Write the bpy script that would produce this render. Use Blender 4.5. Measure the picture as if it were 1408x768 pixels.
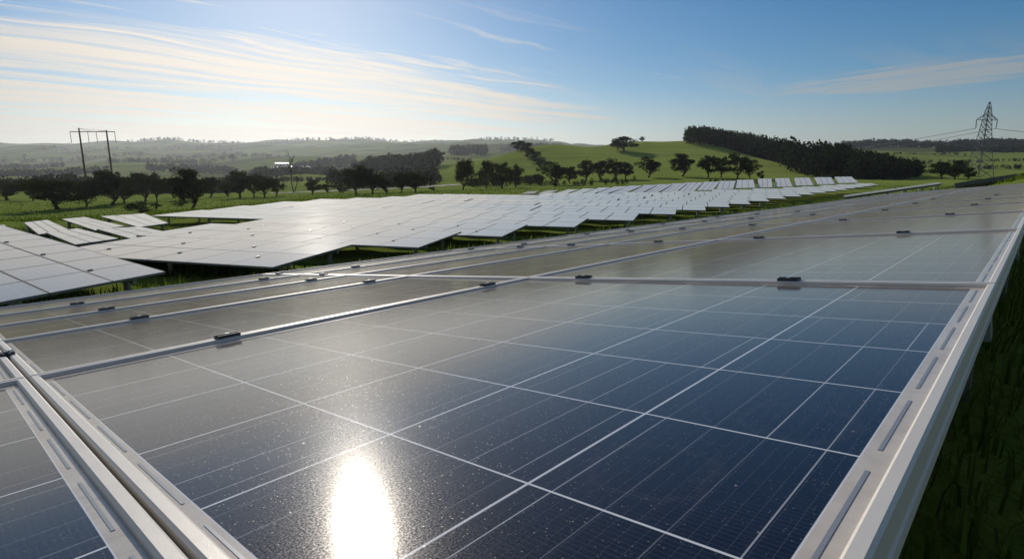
import bpy, math, random
import numpy as np
from mathutils import Vector, Matrix
random.seed(7); rng = np.random.default_rng(7)
for o in list(bpy.data.objects): bpy.data.objects.remove(o)
scene = bpy.context.scene
col = scene.collection
R = math.radians

# ------------------------------------------------------------------ camera
FPX, CXP, CYP, YH = 768.0, 704.0, 384.0, 239.0          # focal length and horizon in photo pixels
PITCH = math.atan((CYP - YH) / FPX)
cs, sn = math.cos(PITCH), math.sin(PITCH)
cam_d = bpy.data.cameras.new('camera'); cam = bpy.data.objects.new('camera', cam_d); col.objects.link(cam)
cam.location = (0, 0, 0); cam.rotation_euler = (math.pi/2 - PITCH, 0, 0)
cam_d.sensor_width = 36; cam_d.lens = 36*FPX/1408; cam_d.clip_start = 0.02; cam_d.clip_end = 30000
scene.camera = cam

# ------------------------------------------------------------------ sun, sky, exposure
SUN_DIR = Vector((-272, 750, 332)).normalized()
SUN_EL = math.asin(SUN_DIR.z); SUN_AZ = math.atan2(SUN_DIR.x, SUN_DIR.y)
sun_d = bpy.data.lights.new('sun', 'SUN'); sun = bpy.data.objects.new('sun', sun_d); col.objects.link(sun)
sun_d.energy = 3.4; sun_d.angle = R(0.53); sun_d.color = (1.0, 0.93, 0.82)
sun.rotation_euler = SUN_DIR.to_track_quat('Z', 'Y').to_euler(); sun.location = (-30, 80, 60)
vs = scene.view_settings
scene.display_settings.display_device = 'sRGB'
vs.view_transform = 'Standard'; vs.look = 'None'; vs.gamma = 1; vs.use_curve_mapping = False
vs.exposure = 0.0
SKY_STRENGTH = 0.070

class NT:
    """small node-tree writer"""
    def __init__(s, tree): s.t = tree; s.n = tree.nodes; s.l = tree.links
    def put(s, v, sock):
        if v is None: return
        if hasattr(v, 'is_linked') or hasattr(v, 'links'): s.l.new(v, sock)
        else: sock.default_value = v
    def math(s, op, a, b=None, c=None, clamp=False):
        n = s.n.new('ShaderNodeMath'); n.operation = op; n.use_clamp = clamp
        s.put(a, n.inputs[0]); s.put(b, n.inputs[1]); s.put(c, n.inputs[2]); return n.outputs[0]
    def vmath(s, op, a, b=None, out=0):
        n = s.n.new('ShaderNodeVectorMath'); n.operation = op
        s.put(a, n.inputs[0]); s.put(b, n.inputs[1]); return n.outputs[out]
    def mix(s, f, a, b, typ='MIX'):
        n = s.n.new('ShaderNodeMix'); n.data_type = 'RGBA'; n.blend_type = typ
        s.put(f, n.inputs[0]); s.put(a, n.inputs[6]); s.put(b, n.inputs[7]); return n.outputs[2]
    def fmix(s, f, a, b):
        n = s.n.new('ShaderNodeMix'); n.data_type = 'FLOAT'
        s.put(f, n.inputs[0]); s.put(a, n.inputs[2]); s.put(b, n.inputs[3]); return n.outputs[0]
    def noise(s, vec, scale, detail=4, rough=0.55, dist=0.0, out=0):
        n = s.n.new('ShaderNodeTexNoise'); s.put(vec, n.inputs['Vector'])
        n.inputs['Scale'].default_value = scale; n.inputs['Detail'].default_value = detail
        n.inputs['Roughness'].default_value = rough; n.inputs['Distortion'].default_value = dist
        return n.outputs[out]
    def smooth(s, v, lo, hi, a=0.0, b=1.0):
        n = s.n.new('ShaderNodeMapRange'); n.interpolation_type = 'SMOOTHSTEP'
        s.put(v, n.inputs[0])
        for i, x in enumerate((lo, hi, a, b)): n.inputs[i+1].default_value = x
        return n.outputs[0]
    def xyz(s, v):
        n = s.n.new('ShaderNodeSeparateXYZ'); s.put(v, n.inputs[0]); return n.outputs
    def comb(s, x, y, z=0.0):
        n = s.n.new('ShaderNodeCombineXYZ'); s.put(x, n.inputs[0]); s.put(y, n.inputs[1]); s.put(z, n.inputs[2]); return n.outputs[0]
    def bump(s, h, strength, dist):
        n = s.n.new('ShaderNodeBump'); n.inputs['Strength'].default_value = strength
        n.inputs['Distance'].default_value = dist; s.put(h, n.inputs['Height']); return n.outputs[0]

world = bpy.data.worlds.new('World'); scene.world = world; world.use_nodes = True
w = NT(world.node_tree); w.n.clear()
sky = w.n.new('ShaderNodeTexSky'); sky.sky_type = 'NISHITA'; sky.sun_disc = False
sky.sun_elevation = SUN_EL; sky.sun_rotation = SUN_AZ; sky.altitude = 100
sky.air_density = 1.0; sky.dust_density = 0.25; sky.ozone_density = 3.0
tc = w.n.new('ShaderNodeTexCoord')
dx, dy, dz = w.xyz(tc.outputs['Generated'])
zz = w.math('ADD', w.math('MAXIMUM', dz, 0.0), 0.012)
px_, py_ = w.math('DIVIDE', dx, zz), w.math('DIVIDE', dy, zz)
e1 = w.math('ADD', w.math('MULTIPLY', px_, 0.75), w.math('MULTIPLY', py_, 0.66))
e2 = w.math('SUBTRACT', w.math('MULTIPLY', py_, 0.75), w.math('MULTIPLY', px_, 0.66))
warp = w.math('MULTIPLY', w.math('SUBTRACT', w.noise(w.comb(w.math('MULTIPLY', e1, .22), w.math('MULTIPLY', e2, .3)), 1.0, 3), .5), 1.6)
e2w = w.math('ADD', e2, warp)
n1 = w.noise(w.comb(w.math('MULTIPLY', e1, .17), w.math('MULTIPLY', e2w, .75), 5.4), 1.0, 9, .60, .5)
n2 = w.noise(w.comb(w.math('MULTIPLY', e1, .26), w.math('MULTIPLY', e2w, 2.9), 8.0), 1.0, 9, .66, .25)
nn = w.math('ADD', w.math('MULTIPLY', n1, .55), w.math('MULTIPLY', n2, .45))
nn = w.math('ADD', .5, w.math('MULTIPLY', w.math('SUBTRACT', nn, .5), 2.3))
band = w.math('MULTIPLY', w.smooth(e2w, 3.3, 5.6), w.smooth(e2w, 15.0, 26.0, 1.0, 0.0))
band = w.math('MULTIPLY', band, w.smooth(e1, 5.0, 12.0, 1.0, 0.0))
thr = w.fmix(band, 0.80, 0.20)
cov1 = w.math('MULTIPLY', w.smooth(w.math('SUBTRACT', nn, thr), 0.0, 0.40), 0.98)
# the fan of thin cloud on the right
q1 = w.math('ADD', w.math('MULTIPLY', w.math('SUBTRACT', px_, 3.95), .55), w.math('MULTIPLY', w.math('SUBTRACT', py_, 5.75), -.83))
q2 = w.math('ADD', w.math('MULTIPLY', w.math('SUBTRACT', px_, 3.95), .83), w.math('MULTIPLY', w.math('SUBTRACT', py_, 5.75), .55))
blob = w.math('ADD', w.math('POWER', w.math('DIVIDE', q1, 1.9), 2.0), w.math('POWER', w.math('DIVIDE', q2, 1.25), 2.0))
bm_ = w.smooth(blob, 0.0, 1.0, 1.0, 0.0)
n3 = w.noise(w.comb(w.math('MULTIPLY', q1, 1.0), w.math('MULTIPLY', q2, 7.0), 2.9), 1.0, 9, .68, .5)
cov2 = w.math('MULTIPLY', w.smooth(w.math('ADD', n3, w.math('MULTIPLY', bm_, .26)), .55, .95), w.math('MULTIPLY', bm_, 1.3))
cov2 = w.math('MINIMUM', cov2, .55)
n4 = w.noise(w.comb(w.math('MULTIPLY', e1, .42), w.math('MULTIPLY', e2w, 2.6), 12.3), 1.0, 7, .6, .3)
m4 = w.math('MULTIPLY', w.math('MULTIPLY', w.smooth(e2, 2.3, 3.4), w.smooth(e2, 4.6, 6.0, 1.0, 0.0)), w.smooth(e1, 3.5, 8.0, 1.0, 0.0))
cov4 = w.math('MULTIPLY', w.math('MULTIPLY', w.smooth(n4, .54, .68), m4), .8)
n5 = w.noise(w.comb(w.math('MULTIPLY', e1, .10), w.math('MULTIPLY', e2w, .75), 20.1), 1.0, 8, .62, .4)
cov5 = w.math('MULTIPLY', w.math('MULTIPLY', w.smooth(n5, .50, .75), .42), w.math('MULTIPLY', w.smooth(dz, .04, .08), w.smooth(dz, .14, .20, 1.0, 0.0)))
cov = w.math('MAXIMUM', w.math('MAXIMUM', cov1, cov2), w.math('MAXIMUM', cov4, cov5))
veil = w.math('MULTIPLY', w.smooth(dz, 0.0, 0.15, 1.0, 0.0), w.math('ADD', .38, w.math('MULTIPLY', w.smooth(dx, -.3, .8, 1.0, 0.0), .48)))
cov = w.math('MAXIMUM', cov, veil)
# unseen thin cloud added behind the camera to neutralise the blue ambient light
nb = w.noise(w.vmath('MULTIPLY', tc.outputs['Generated'], (2.0, 3.2, 4.0)), 1.0, 5, .6)
cov = w.math('MAXIMUM', cov, w.math('MULTIPLY', w.smooth(dy, .25, -.35), w.math('ADD', .12, w.math('MULTIPLY', nb, .35))))
toward = w.math('MAXIMUM', w.vmath('DOT_PRODUCT', tc.outputs['Generated'], tuple(SUN_DIR), out=1), 0.0)
fwd = w.math('POWER', toward, 6.0)
cl_b = w.math("ADD", 6.0, w.math("MULTIPLY", fwd, 8.0))
cl_c = w.n.new('ShaderNodeCombineColor')
w.put(w.math('MULTIPLY', cl_b, 1.0), cl_c.inputs[0]); w.put(w.math('MULTIPLY', cl_b, .90), cl_c.inputs[1]); w.put(w.math('MULTIPLY', cl_b, .76), cl_c.inputs[2])
hs = w.n.new('ShaderNodeHueSaturation'); hs.inputs['Saturation'].default_value = 1.45; w.put(sky.outputs[0], hs.inputs['Color'])
skyc = w.mix(cov, hs.outputs[0], cl_c.outputs[0])
bg = w.n.new('ShaderNodeBackground'); w.put(skyc, bg.inputs[0]); bg.inputs[1].default_value = SKY_STRENGTH
wo = w.n.new('ShaderNodeOutputWorld'); w.l.new(bg.outputs[0], wo.inputs[0])

cy = scene.cycles
cy.use_denoising = True
cy.max_bounces = 6; cy.diffuse_bounces = 2; cy.glossy_bounces = 3; cy.transmission_bounces = 3; cy.volume_bounces = 0
cy.transparent_max_bounces = 8; cy.caustics_reflective = False; cy.caustics_refractive = False

# ------------------------------------------------------------------ pixel geometry
def zy(py):
    v = (CYP - np.asarray(py, float))/FPX
    return (-sn + cs*v)/(cs + sn*v)
def xy_(px, py):
    v = (CYP - py)/FPX
    return ((px - CXP)/FPX)/(cs + sn*v)
def at(px, py, Y): return Vector((xy_(px, py)*Y, Y, float(zy(py))*Y))
def u_of(px): return (px - CXP)/781.6

# ------------------------------------------------------------------ terrain height
def sst(x, a, b):
    t = np.clip((x - a)/(b - a), 0, 1); return t*t*(3 - 2*t)
A2 = np.array([.68557, .72801]); B2 = np.array([-.72801, .68557])
FB_X = [-40, -6, -1, 0.2, 1.5, 3.2, 5.0, 8, 12, 15, 300]
FB_Z = [-1.1, -.70, -.46, -.46, -.85, -1.45, -1.95, -2.5, -2.85, -2.95, -2.95]
def near_z(x, y):
    a = x*A2[0] + y*A2[1]; b = x*B2[0] + y*B2[1]
    z = np.interp(b, FB_X, FB_Z)
    wb = 1 - .72*sst(b, 6, 14)
    return z + .0118*np.maximum(0, a - 14)*wb*(1 - sst(a, 130, 260)*.9)
YN = [100, 150, 220, 320, 480, 750, 1200, 1700, 2500, 3500, 5000, 8000]
COLS = {
 -250: [283,271,268,264,258,247,234,228,210,195,203,225],
 0:    [283,271,268,264,258,247,233,228,209,195,203,225],
 150:  [282,272,268,262,256,246,220,227,208,194,203,225],
 300:  [278,268,266,262,254,243,229,222,207,194,203,225],
 450:  [270,263,262,256,241,237,222,216,204,192,203,225],
 600:  [265,259,253,241,229,222,212,206,200,194,203,225],
 680:  [264,257,248,214,218,222,212,205,197,192,203,225],
 740:  [263,255,243,200,212,224,214,206,198,193,203,225],
 820:  [262,252,236,195,210,226,218,212,205,200,205,225],
 900:  [259,250,233,193,203,224,220,215,210,205,208,225],
 960:  [256,248,233,196,194,218,222,217,211,206,208,225],
 1010: [254,247,236,206,199,214,222,218,212,207,209,225],
 1100: [253,246,243,236,222,210,207,212,212,208,210,225],
 1200: [254,247,244,240,234,214,204,212,212,208,210,225],
 1300: [255,248,243,237,228,211,202,210,212,208,210,225],
 1408: [255,247,242,235,226,210,201,210,212,208,210,225],
 1700: [255,247,242,235,226,210,201,210,212,208,210,225]}
GPX = np.linspace(-250, 1700, 131); GL = np.linspace(math.log(100), math.log(8000), 150)
_c = np.array(sorted(COLS)); _t = np.array([np.interp(GL, np.log(YN), COLS[k]) for k in _c])
TAB = np.array([np.interp(GPX, _c, _t[:, j]) for j in range(len(GL))]).T
def blur(T, ax, sg):
    r = int(3*sg) + 1; k = np.exp(-.5*(np.arange(-r, r+1)/sg)**2); k /= k.sum()
    P = np.pad(T, [(r, r) if i == ax else (0, 0) for i in range(2)], mode='edge')
    return np.apply_along_axis(lambda m: np.convolve(m, k, 'valid'), ax, P)
TAB = blur(blur(TAB, 0, 1.6), 1, 3.0)
def far_z(x, y):
    Y = np.maximum(y, 1e-3); px = np.clip(704 + 781.6*x/Y, -250, 1700)
    i = (px + 250)/1950*130; l = np.clip((np.log(np.clip(Y, 100, 8000)) - GL[0])/(GL[-1] - GL[0])*149, 0, 149)
    i0 = np.clip(np.floor(i).astype(int), 0, 129); l0 = np.clip(np.floor(l).astype(int), 0, 148); fi = i - i0; fl = l - l0
    yy = (TAB[i0, l0]*(1-fi) + TAB[i0+1, l0]*fi)*(1-fl) + (TAB[i0, l0+1]*(1-fi) + TAB[i0+1, l0+1]*fi)*fl
    z = zy(yy)*np.maximum(Y, 100)
    s = sst(Y, 160, 600)*np.clip(Y/900, 0, 2.2)
    z = z + sst(Y, 150, 260)*(1 - sst(Y, 700, 1100))*(1.2*np.sin(x/19 + Y/41) + 1.2*np.sin(x/29 - Y/23 + 2) + .7*np.sin(x/9.0 + Y/60 + .4))
    z = z + s*(2.0*np.sin(x/61 + Y/83) + 1.6*np.sin(x/37 - Y/59 + 1.3) + 3.2*np.sin(x/190 + Y/140 + .7) + sst(Y, 1200, 2500)*4.5*np.sin(x/160 + 2)*np.sin(Y/230))
    return z
BL0 = ([-250, 0, 150, 300, 450, 600, 800, 1000, 1200, 1700], [31, 31, 34, 42, 54, 68, 78, 92, 104, 110])
def G(x, y):
    x = np.asarray(x, float); y = np.asarray(y, float)
    n = near_z(x, y)
    px = np.clip(704 + 781.6*x/np.maximum(y, 1e-3), -250, 1700)
    b0 = np.interp(px, *BL0)
    t = np.where(y > 1, sst(y, b0, b0*1.75 + 12), 0)
    z = n*(1-t) + far_z(x, y)*t
    return z + .03*np.sin(x*1.3 + y*.7) + .025*np.sin(x*2.9 - y*2.1 + 1)
def g1(x, y): return float(G(x, y))
def ground_at(px, base, y0=70, y1=900):
    """first spot along the column px, beyond y0, whose ground shows at height base or above"""
    Ys = np.exp(np.linspace(math.log(y0), math.log(y1), 500)); x = u_of(px)*Ys
    zs = G(x, Ys)/Ys; ok = np.nonzero(zs >= zy(base))[0]
    i = ok[0] if len(ok) else int(np.argmax(zs)); return float(x[i]), float(Ys[i]), float(zs[i]*Ys[i])

# ------------------------------------------------------------------ materials
def pmat(name, color=(.5,.5,.5), rough=.6, metal=0.0, spec=.5):
    m = bpy.data.materials.new(name); m.use_nodes = True
    b = m.node_tree.nodes['Principled BSDF']
    b.inputs['Base Color'].default_value = (*color, 1); b.inputs['Roughness'].default_value = rough
    b.inputs['Metallic'].default_value = metal; b.inputs['Specular IOR Level'].default_value = spec
    return m, NT(m.node_tree), b
def cr(w_, f, stops):
    n = w_.n.new('ShaderNodeValToRGB'); w_.put(f, n.inputs[0]); e = n.color_ramp.elements
    while len(e) < len(stops): e.new(.5)
    for el, (p, c) in zip(e, stops): el.position = p; el.color = (*c, 1)
    return n.outputs[0]

def cell_mat(name, detail=True, rough=.088):
    m, t, b = pmat(name, (.01,.012,.035), rough)
    tcn = t.n.new('ShaderNodeTexCoord'); uv = tcn.outputs['UV']; ob = tcn.outputs['Object']
    ux, uy, _ = t.xyz(uv)
    geo = t.n.new('ShaderNodeObjectInfo')
    du = t.math('PINGPONG', ux, .5); dv = t.math('PINGPONG', uy, .5)
    lw = .0062
    grid = t.math('MAXIMUM', t.smooth(du, lw*.7, lw*1.3, 1, 0), t.smooth(dv, lw*.75, lw*1.4, 1, 0))
    # busbars run along the A direction, each with its own brightness
    bb = t.math('DIVIDE', t.math('PINGPONG', t.math('ADD', t.math('MULTIPLY', uy, 4.0), .5), .5), 4.0)
    key = t.comb(t.math('FLOOR', t.math('MULTIPLY', ux, 1.0)), t.math('FLOOR', t.math('MULTIPLY', uy, 4.0)), geo.outputs['Random'])
    wn = t.n.new('ShaderNodeTexWhiteNoise'); t.put(key, wn.inputs['Vector'])
    bus = t.math('MULTIPLY', t.smooth(bb, .0022, .0042, 1, 0), t.math('ADD', .14, t.math('MULTIPLY', t.math('POWER', wn.outputs[0], 2.0), .6)))
    bb2 = t.math('DIVIDE', t.math('PINGPONG', t.math('ADD', t.math('MULTIPLY', uy, 16.0), .2), .5), 16.0)
    bus2 = t.math('MULTIPLY', t.smooth(bb2, .0010, .0022, 1, 0), .10)
    wn2 = t.n.new('ShaderNodeTexWhiteNoise'); t.put(t.comb(t.math('FLOOR', ux), t.math('FLOOR', uy), geo.outputs['Random']), wn2.inputs['Vector'])
    grain = t.noise(ob, 420, 2, .7)
    vo = t.n.new('ShaderNodeTexVoronoi'); vo.inputs['Scale'].default_value = 90; t.put(ob, vo.inputs['Vector'])
    crystal = t.math('MULTIPLY', t.xyz(vo.outputs['Color'])[0], .5)
    cellc = t.mix(t.math('ADD', t.math('MULTIPLY', wn2.outputs[0], .35), t.math('ADD', t.math('MULTIPLY', grain, .3), crystal)), (.0022,.0028,.0095,1), (.006,.0075,.022,1))
    fing = t.math('MULTIPLY', t.smooth(t.math('PINGPONG', t.math('MULTIPLY', ux, 36.0), .5), .06, .16, 1, 0), .045)
    cellc = t.mix(fing, cellc, (.35,.36,.40,1))
    c = t.mix(bus2, cellc, (.30,.32,.36,1))
    c = t.mix(bus, c, (.62,.63,.66,1))
    c = t.mix(grid, c, (.70,.70,.72,1))
    # dust: fine film, specks and drifted smears
    vd = t.n.new('ShaderNodeTexVoronoi'); vd.inputs['Scale'].default_value = 620; t.put(ob, vd.inputs['Vector'])
    pick = t.smooth(t.xyz(vd.outputs['Color'])[1], .84, .93)
    size = t.math('MULTIPLY', t.xyz(vd.outputs['Color'])[2], .36)
    speck = t.math('MULTIPLY', t.math('LESS_THAN', vd.outputs['Distance'], size), pick)
    vd2 = t.n.new('ShaderNodeTexVoronoi'); vd2.inputs['Scale'].default_value = 130; t.put(ob, vd2.inputs['Vector'])
    pick2 = t.smooth(t.xyz(vd2.outputs['Color'])[1], .93, .97)
    wob = t.math('ADD', vd2.outputs['Distance'], t.math('MULTIPLY', t.math('SUBTRACT', t.noise(ob, 300, 2), .5), .35))
    speck2 = t.math('MULTIPLY', t.math('LESS_THAN', wob, t.math('MULTIPLY', t.xyz(vd2.outputs['Color'])[2], .13)), pick2)
    patch = t.noise(ob, 3.0, 5, .6)
    speck = t.math('MULTIPLY', speck, t.smooth(patch, .30, .62, .35, 1.0))
    ox, oy, oz = t.xyz(ob)
    smear = t.noise(t.comb(t.math('MULTIPLY', ox, 1.2), t.math('MULTIPLY', oy, 26.0)), 1.0, 6, .65)
    vr = t.n.new('ShaderNodeTexVoronoi'); vr.inputs['Scale'].default_value = 7; t.put(t.vmath('ADD', ob, t.vmath('MULTIPLY', t.noise(ob, 14, 3, out=1), (.05,.05,0))), vr.inputs['Vector'])
    ring = t.math('MULTIPLY', t.smooth(t.math('ABSOLUTE', t.math('SUBTRACT', vr.outputs['Distance'], .30)), .0, .05, 1, 0), t.smooth(t.xyz(vr.outputs['Color'])[0], .55, .75))
    edge = t.smooth(t.math('ADD', uy, t.math('MULTIPLY', t.noise(ob, 12, 3), .8)), 5.6, 6.6)
    film = t.math('ADD', t.math('ADD', t.math('MULTIPLY', ring, .025), t.math('MULTIPLY', edge, .10)), t.math('MULTIPLY', t.smooth(smear, .55, .80), .07))
    film = t.math('ADD', film, t.math('MULTIPLY', patch, .018))
    c = t.mix(film, c, (.45,.37,.29,1))
    c = t.mix(t.math('MULTIPLY', t.math('MAXIMUM', t.math('MULTIPLY', speck, .75), speck2), .38), c, (.55,.50,.45,1))
    t.put(c, b.inputs['Base Color'])
    rr = t.math('ADD', rough - .03, t.math('MULTIPLY', patch, .07))
    rr = t.math('ADD', rr, t.math('MULTIPLY', t.math('MAXIMUM', speck, speck2), .5))
    t.put(rr, b.inputs['Roughness'])
    b.inputs['IOR'].default_value = 1.43; b.inputs['Specular Tint'].default_value = (1,.80,.64,1)
    b.inputs['Sheen Weight'].default_value = .62; b.inputs['Sheen Roughness'].default_value = .20; b.inputs['Sheen Tint'].default_value = (1,.74,.50,1)
    b.inputs['Coat Roughness'].default_value = .27; b.inputs['Coat IOR'].default_value = 1.35
    t.put(t.math('MULTIPLY', t.smooth(t.noise(ob, 700, 2, .6), .42, .62), .30), b.inputs['Coat Weight'])
    hh = t.math('ADD', t.noise(ob, 900, 1, .5), t.math('MULTIPLY', t.noise(ob, 240, 1, .5), .8))
    t.put(t.bump(hh, .055, .0006), b.inputs['Normal'])
    return m
M = {}
M['cells'] = cell_mat('blue silicon cells under dusty glass')
def far_cells(name, rough, film, lines):
    m, t, b = pmat(name, (.02,.022,.04), rough)
    tcn = t.n.new('ShaderNodeTexCoord'); ob = tcn.outputs['Object']; ux, uy, _ = t.xyz(tcn.outputs['UV'])
    grid = t.math('MAXIMUM', t.smooth(t.math('PINGPONG', ux, .5), .012, .02, 1, 0), t.smooth(t.math('PINGPONG', uy, .5), .012, .02, 1, 0))
    inf = t.n.new('ShaderNodeObjectInfo')
    pt = t.noise(ob, .6, 4, .6)
    c = t.mix(t.math('MULTIPLY', grid, lines), (.016,.019,.042,1), (.6,.6,.6,1))
    f = t.math('ADD', film - .10, t.math('ADD', t.math('MULTIPLY', pt, .10), t.math('MULTIPLY', inf.outputs['Random'], .16)))
    c = t.mix(f, c, (.62,.54,.45,1))
    t.put(c, b.inputs['Base Color'])
    t.put(t.math('ADD', rough - .02, t.math('ADD', t.math('MULTIPLY', pt, .03), t.math('MULTIPLY', inf.outputs['Random'], .02))), b.inputs['Roughness'])
    b.inputs['IOR'].default_value = 1.62
    b.inputs['Sheen Weight'].default_value = .60; b.inputs['Sheen Roughness'].default_value = .30; b.inputs['Sheen Tint'].default_value = (1,.86,.70,1)
    return m
M['far_cells'] = far_cells('dusty solar glass in the valley', .09, .50, .08)
M['ridge_cells'] = far_cells('dusty solar glass on the rise', .12, .62, .0)
M['edge_cells'] = far_cells('dusty solar glass of the side array', .11, .26, .4)

m, t, b = pmat('anodised aluminium frame', (.62,.60,.56), .45, .12)
tcn = t.n.new('ShaderNodeTexCoord'); nz = t.noise(tcn.outputs['Object'], 60, 5, .65); nl = t.noise(tcn.outputs['Object'], 4, 4)
t.put(t.mix(t.math('MULTIPLY', nl, .8), (.78,.73,.66,1), (.62,.56,.48,1)), b.inputs['Base Color'])
t.put(t.math('ADD', .32, t.math('MULTIPLY', nz, .25)), b.inputs['Roughness']); t.put(t.bump(t.noise(tcn.outputs['Object'], 500, 2), .12, .0006), b.inputs['Normal'])
M['frame'] = m
m, t, b = pmat('cream backsheet under glass', (.55,.52,.47), .22)
tcn = t.n.new('ShaderNodeTexCoord'); nl = t.noise(tcn.outputs['Object'], 9, 6, .65); ns = t.noise(tcn.outputs['Object'], 70, 3)
t.put(t.mix(t.smooth(t.math('ADD', t.math('MULTIPLY', nl, .7), t.math('MULTIPLY', ns, .3)), .35, .7), (.64,.57,.49,1), (.48,.41,.34,1)), b.inputs['Base Color'])
M['backsheet'] = m
M['ribbon'] = pmat('grey soldered ribbon', (.27,.285,.31), .35, .1)[0]
M['rim'] = pmat('weathered grey panel rim', (.22,.21,.20), .7, .0)[0]
M['dark_frame'] = pmat('dark anodised frame', (.09,.10,.11), .45, .3)[0]
M['clamp'] = pmat('dark anodised clamp', (.06,.06,.065), .35, .6)[0]
M['bolt'] = pmat('steel bolt head', (.55,.55,.56), .3, .9)[0]
m, t, b = pmat('galvanised steel', (.36,.37,.38), .5, .7)
tcn = t.n.new('ShaderNodeTexCoord'); vo = t.n.new('ShaderNodeTexVoronoi'); vo.inputs['Scale'].default_value = 45; t.put(tcn.outputs['Object'], vo.inputs['Vector'])
t.put(t.mix(t.xyz(vo.outputs['Color'])[0], (.28,.29,.30,1), (.42,.43,.44,1)), b.inputs['Base Color']); M['steel'] = m

def grass_ground():
    m, t, b = pmat('meadow ground', (.05,.075,.02), 1.0, 0, 0.0)
    g = t.n.new('ShaderNodeNewGeometry'); p = g.outputs['Position']
    px, py, pz = t.xyz(p)
    p2 = t.comb(px, py, 0.0)
    big = t.noise(p2, .0042, 5, .55, .6); mid = t.noise(p2, .03, 7, .68); fine = t.noise(p2, 1.3, 6, .7); vf = t.noise(p2, 9, 4, .7)
    v = t.math('ADD', t.math('MULTIPLY', mid, .45), t.math('ADD', t.math('MULTIPLY', fine, .35), t.math('MULTIPLY', vf, .2)))
    c = cr(t, v, [(.30, (.040,.065,.010)), (.46, (.105,.150,.018)), (.56, (.150,.195,.028)), (.72, (.20,.19,.055))])
    terr = t.noise(t.comb(t.math('MULTIPLY', px, .012), t.math('MULTIPLY', py, .012), t.math('MULTIPLY', pz, .55)), 1.0, 5, .65)
    c = t.mix(t.math('MULTIPLY', t.smooth(terr, .50, .66), t.smooth(t.vmath('LENGTH', p2, out=1), 110, 190, 0, .55)), c, (.055,.075,.022,1))
    c = t.mix(t.math('MULTIPLY', t.smooth(terr, .42, .30), t.smooth(t.vmath('LENGTH', p2, out=1), 110, 190, 0, .5)), c, (.20,.19,.07,1))
    fld = t.n.new('ShaderNodeTexVoronoi'); fld.inputs['Scale'].default_value = .0034; t.put(t.vmath('ADD', p2, t.vmath('MULTIPLY', t.noise(p2, .006, 3, out=1), (90,90,0))), fld.inputs['Vector'])
    fc = cr(t, t.xyz(fld.outputs['Color'])[0], [(0, (.065,.095,.024)), (.35, (.13,.175,.035)), (.6, (.075,.095,.034)), (.8, (.17,.18,.060)), (1, (.09,.135,.026))])
    dist = t.vmath('LENGTH', p2, out=1)
    c = t.mix(t.smooth(dist, 450, 900, 0, .9), c, fc)
    scrub = t.math('MULTIPLY', t.smooth(big, .48, .57), t.smooth(dist, 550, 1000))
    c = t.mix(t.math('MULTIPLY', scrub, .75), c, (.020,.028,.012,1))
    soil = t.math('MULTIPLY', t.smooth(t.noise(p2, .35, 5, .6), .60, .72), t.smooth(dist, 60, 130, .55, 0))
    c = t.mix(soil, c, (.10,.075,.045,1))
    t.put(c, b.inputs['Base Color'])
    t.put(t.bump(t.math('ADD', fine, t.math('MULTIPLY', vf, .4)), .6, .12), b.inputs['Normal'])
    t.put(t.smooth(dist, 350, 1300, .22, .10), b.inputs['Sheen Weight']); b.inputs['Sheen Roughness'].default_value = .5; b.inputs['Sheen Tint'].default_value = (.55,.62,.20,1)
    return m
M['ground'] = grass_ground()
def leaf_mat(name, c0, c1, trans):
    m = bpy.data.materials.new(name); m.use_nodes = True; t = NT(m.node_tree); t.n.clear()
    inf = t.n.new('ShaderNodeObjectInfo'); g = t.n.new('ShaderNodeNewGeometry')
    f = t.math('ADD', t.math('MULTIPLY', g.outputs['Random Per Island'], .75), t.math('MULTIPLY', inf.outputs['Random'], .25))
    c = t.mix(f, (*c0, 1), (*c1, 1))
    d = t.n.new('ShaderNodeBsdfDiffuse'); t.put(c, d.inputs[0])
    tr = t.n.new('ShaderNodeBsdfTranslucent'); t.put(t.mix(1.0, c, (1.0,1.1,.5,1), 'MULTIPLY'), tr.inputs[0])
    mx = t.n.new('ShaderNodeMixShader'); mx.inputs[0].default_value = trans
    t.l.new(d.outputs[0], mx.inputs[1]); t.l.new(tr.outputs[0], mx.inputs[2])
    o = t.n.new('ShaderNodeOutputMaterial'); t.l.new(mx.outputs[0], o.inputs[0]); return m
M['leaf'] = leaf_mat('dark oak leaves', (.014,.022,.008), (.060,.075,.024), .26)
M['forest'] = leaf_mat('dark pine foliage', (.010,.017,.009), (.055,.068,.028), .14)
M['grass'] = leaf_mat('fresh grass blades', (.06,.09,.016), (.16,.20,.045), .45)
m, t, b = pmat('grey brown bark', (.06,.048,.036), .9, 0, .2); tcn = t.n.new('ShaderNodeTexCoord')
t.put(t.mix(t.noise(tcn.outputs['Object'], 30, 5, .7), (.035,.028,.02,1), (.10,.08,.06,1)), b.inputs['Base Color']); M['bark'] = m
M['wood'] = pmat('weathered timber pole', (.11,.07,.045), .85, 0, .2)[0]
M['lattice'] = pmat('dull galvanised lattice', (.16,.17,.18), .6, .5)[0]
M['wire'] = pmat('conductor wire', (.12,.12,.13), .5, .6)[0]
M['insulator'] = pmat('glazed insulator', (.10,.07,.06), .25)[0]
m, t, b = pmat('pale gravel road', (.34,.30,.25), .9, 0, .2); tcn = t.n.new('ShaderNodeTexCoord')
t.put(t.mix(t.noise(tcn.outputs['Object'], .6, 6, .7), (.26,.23,.19,1), (.44,.40,.34,1)), b.inputs['Base Color']); M['road'] = m
M['white_wall'] = pmat('white rendered wall', (.72,.70,.66), .8)[0]
M['white_roof'] = pmat('pale metal roof', (.50,.50,.50), .62, .1)[0]
M['window'] = pmat('dark window glass', (.03,.035,.04), .08)[0]

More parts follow.
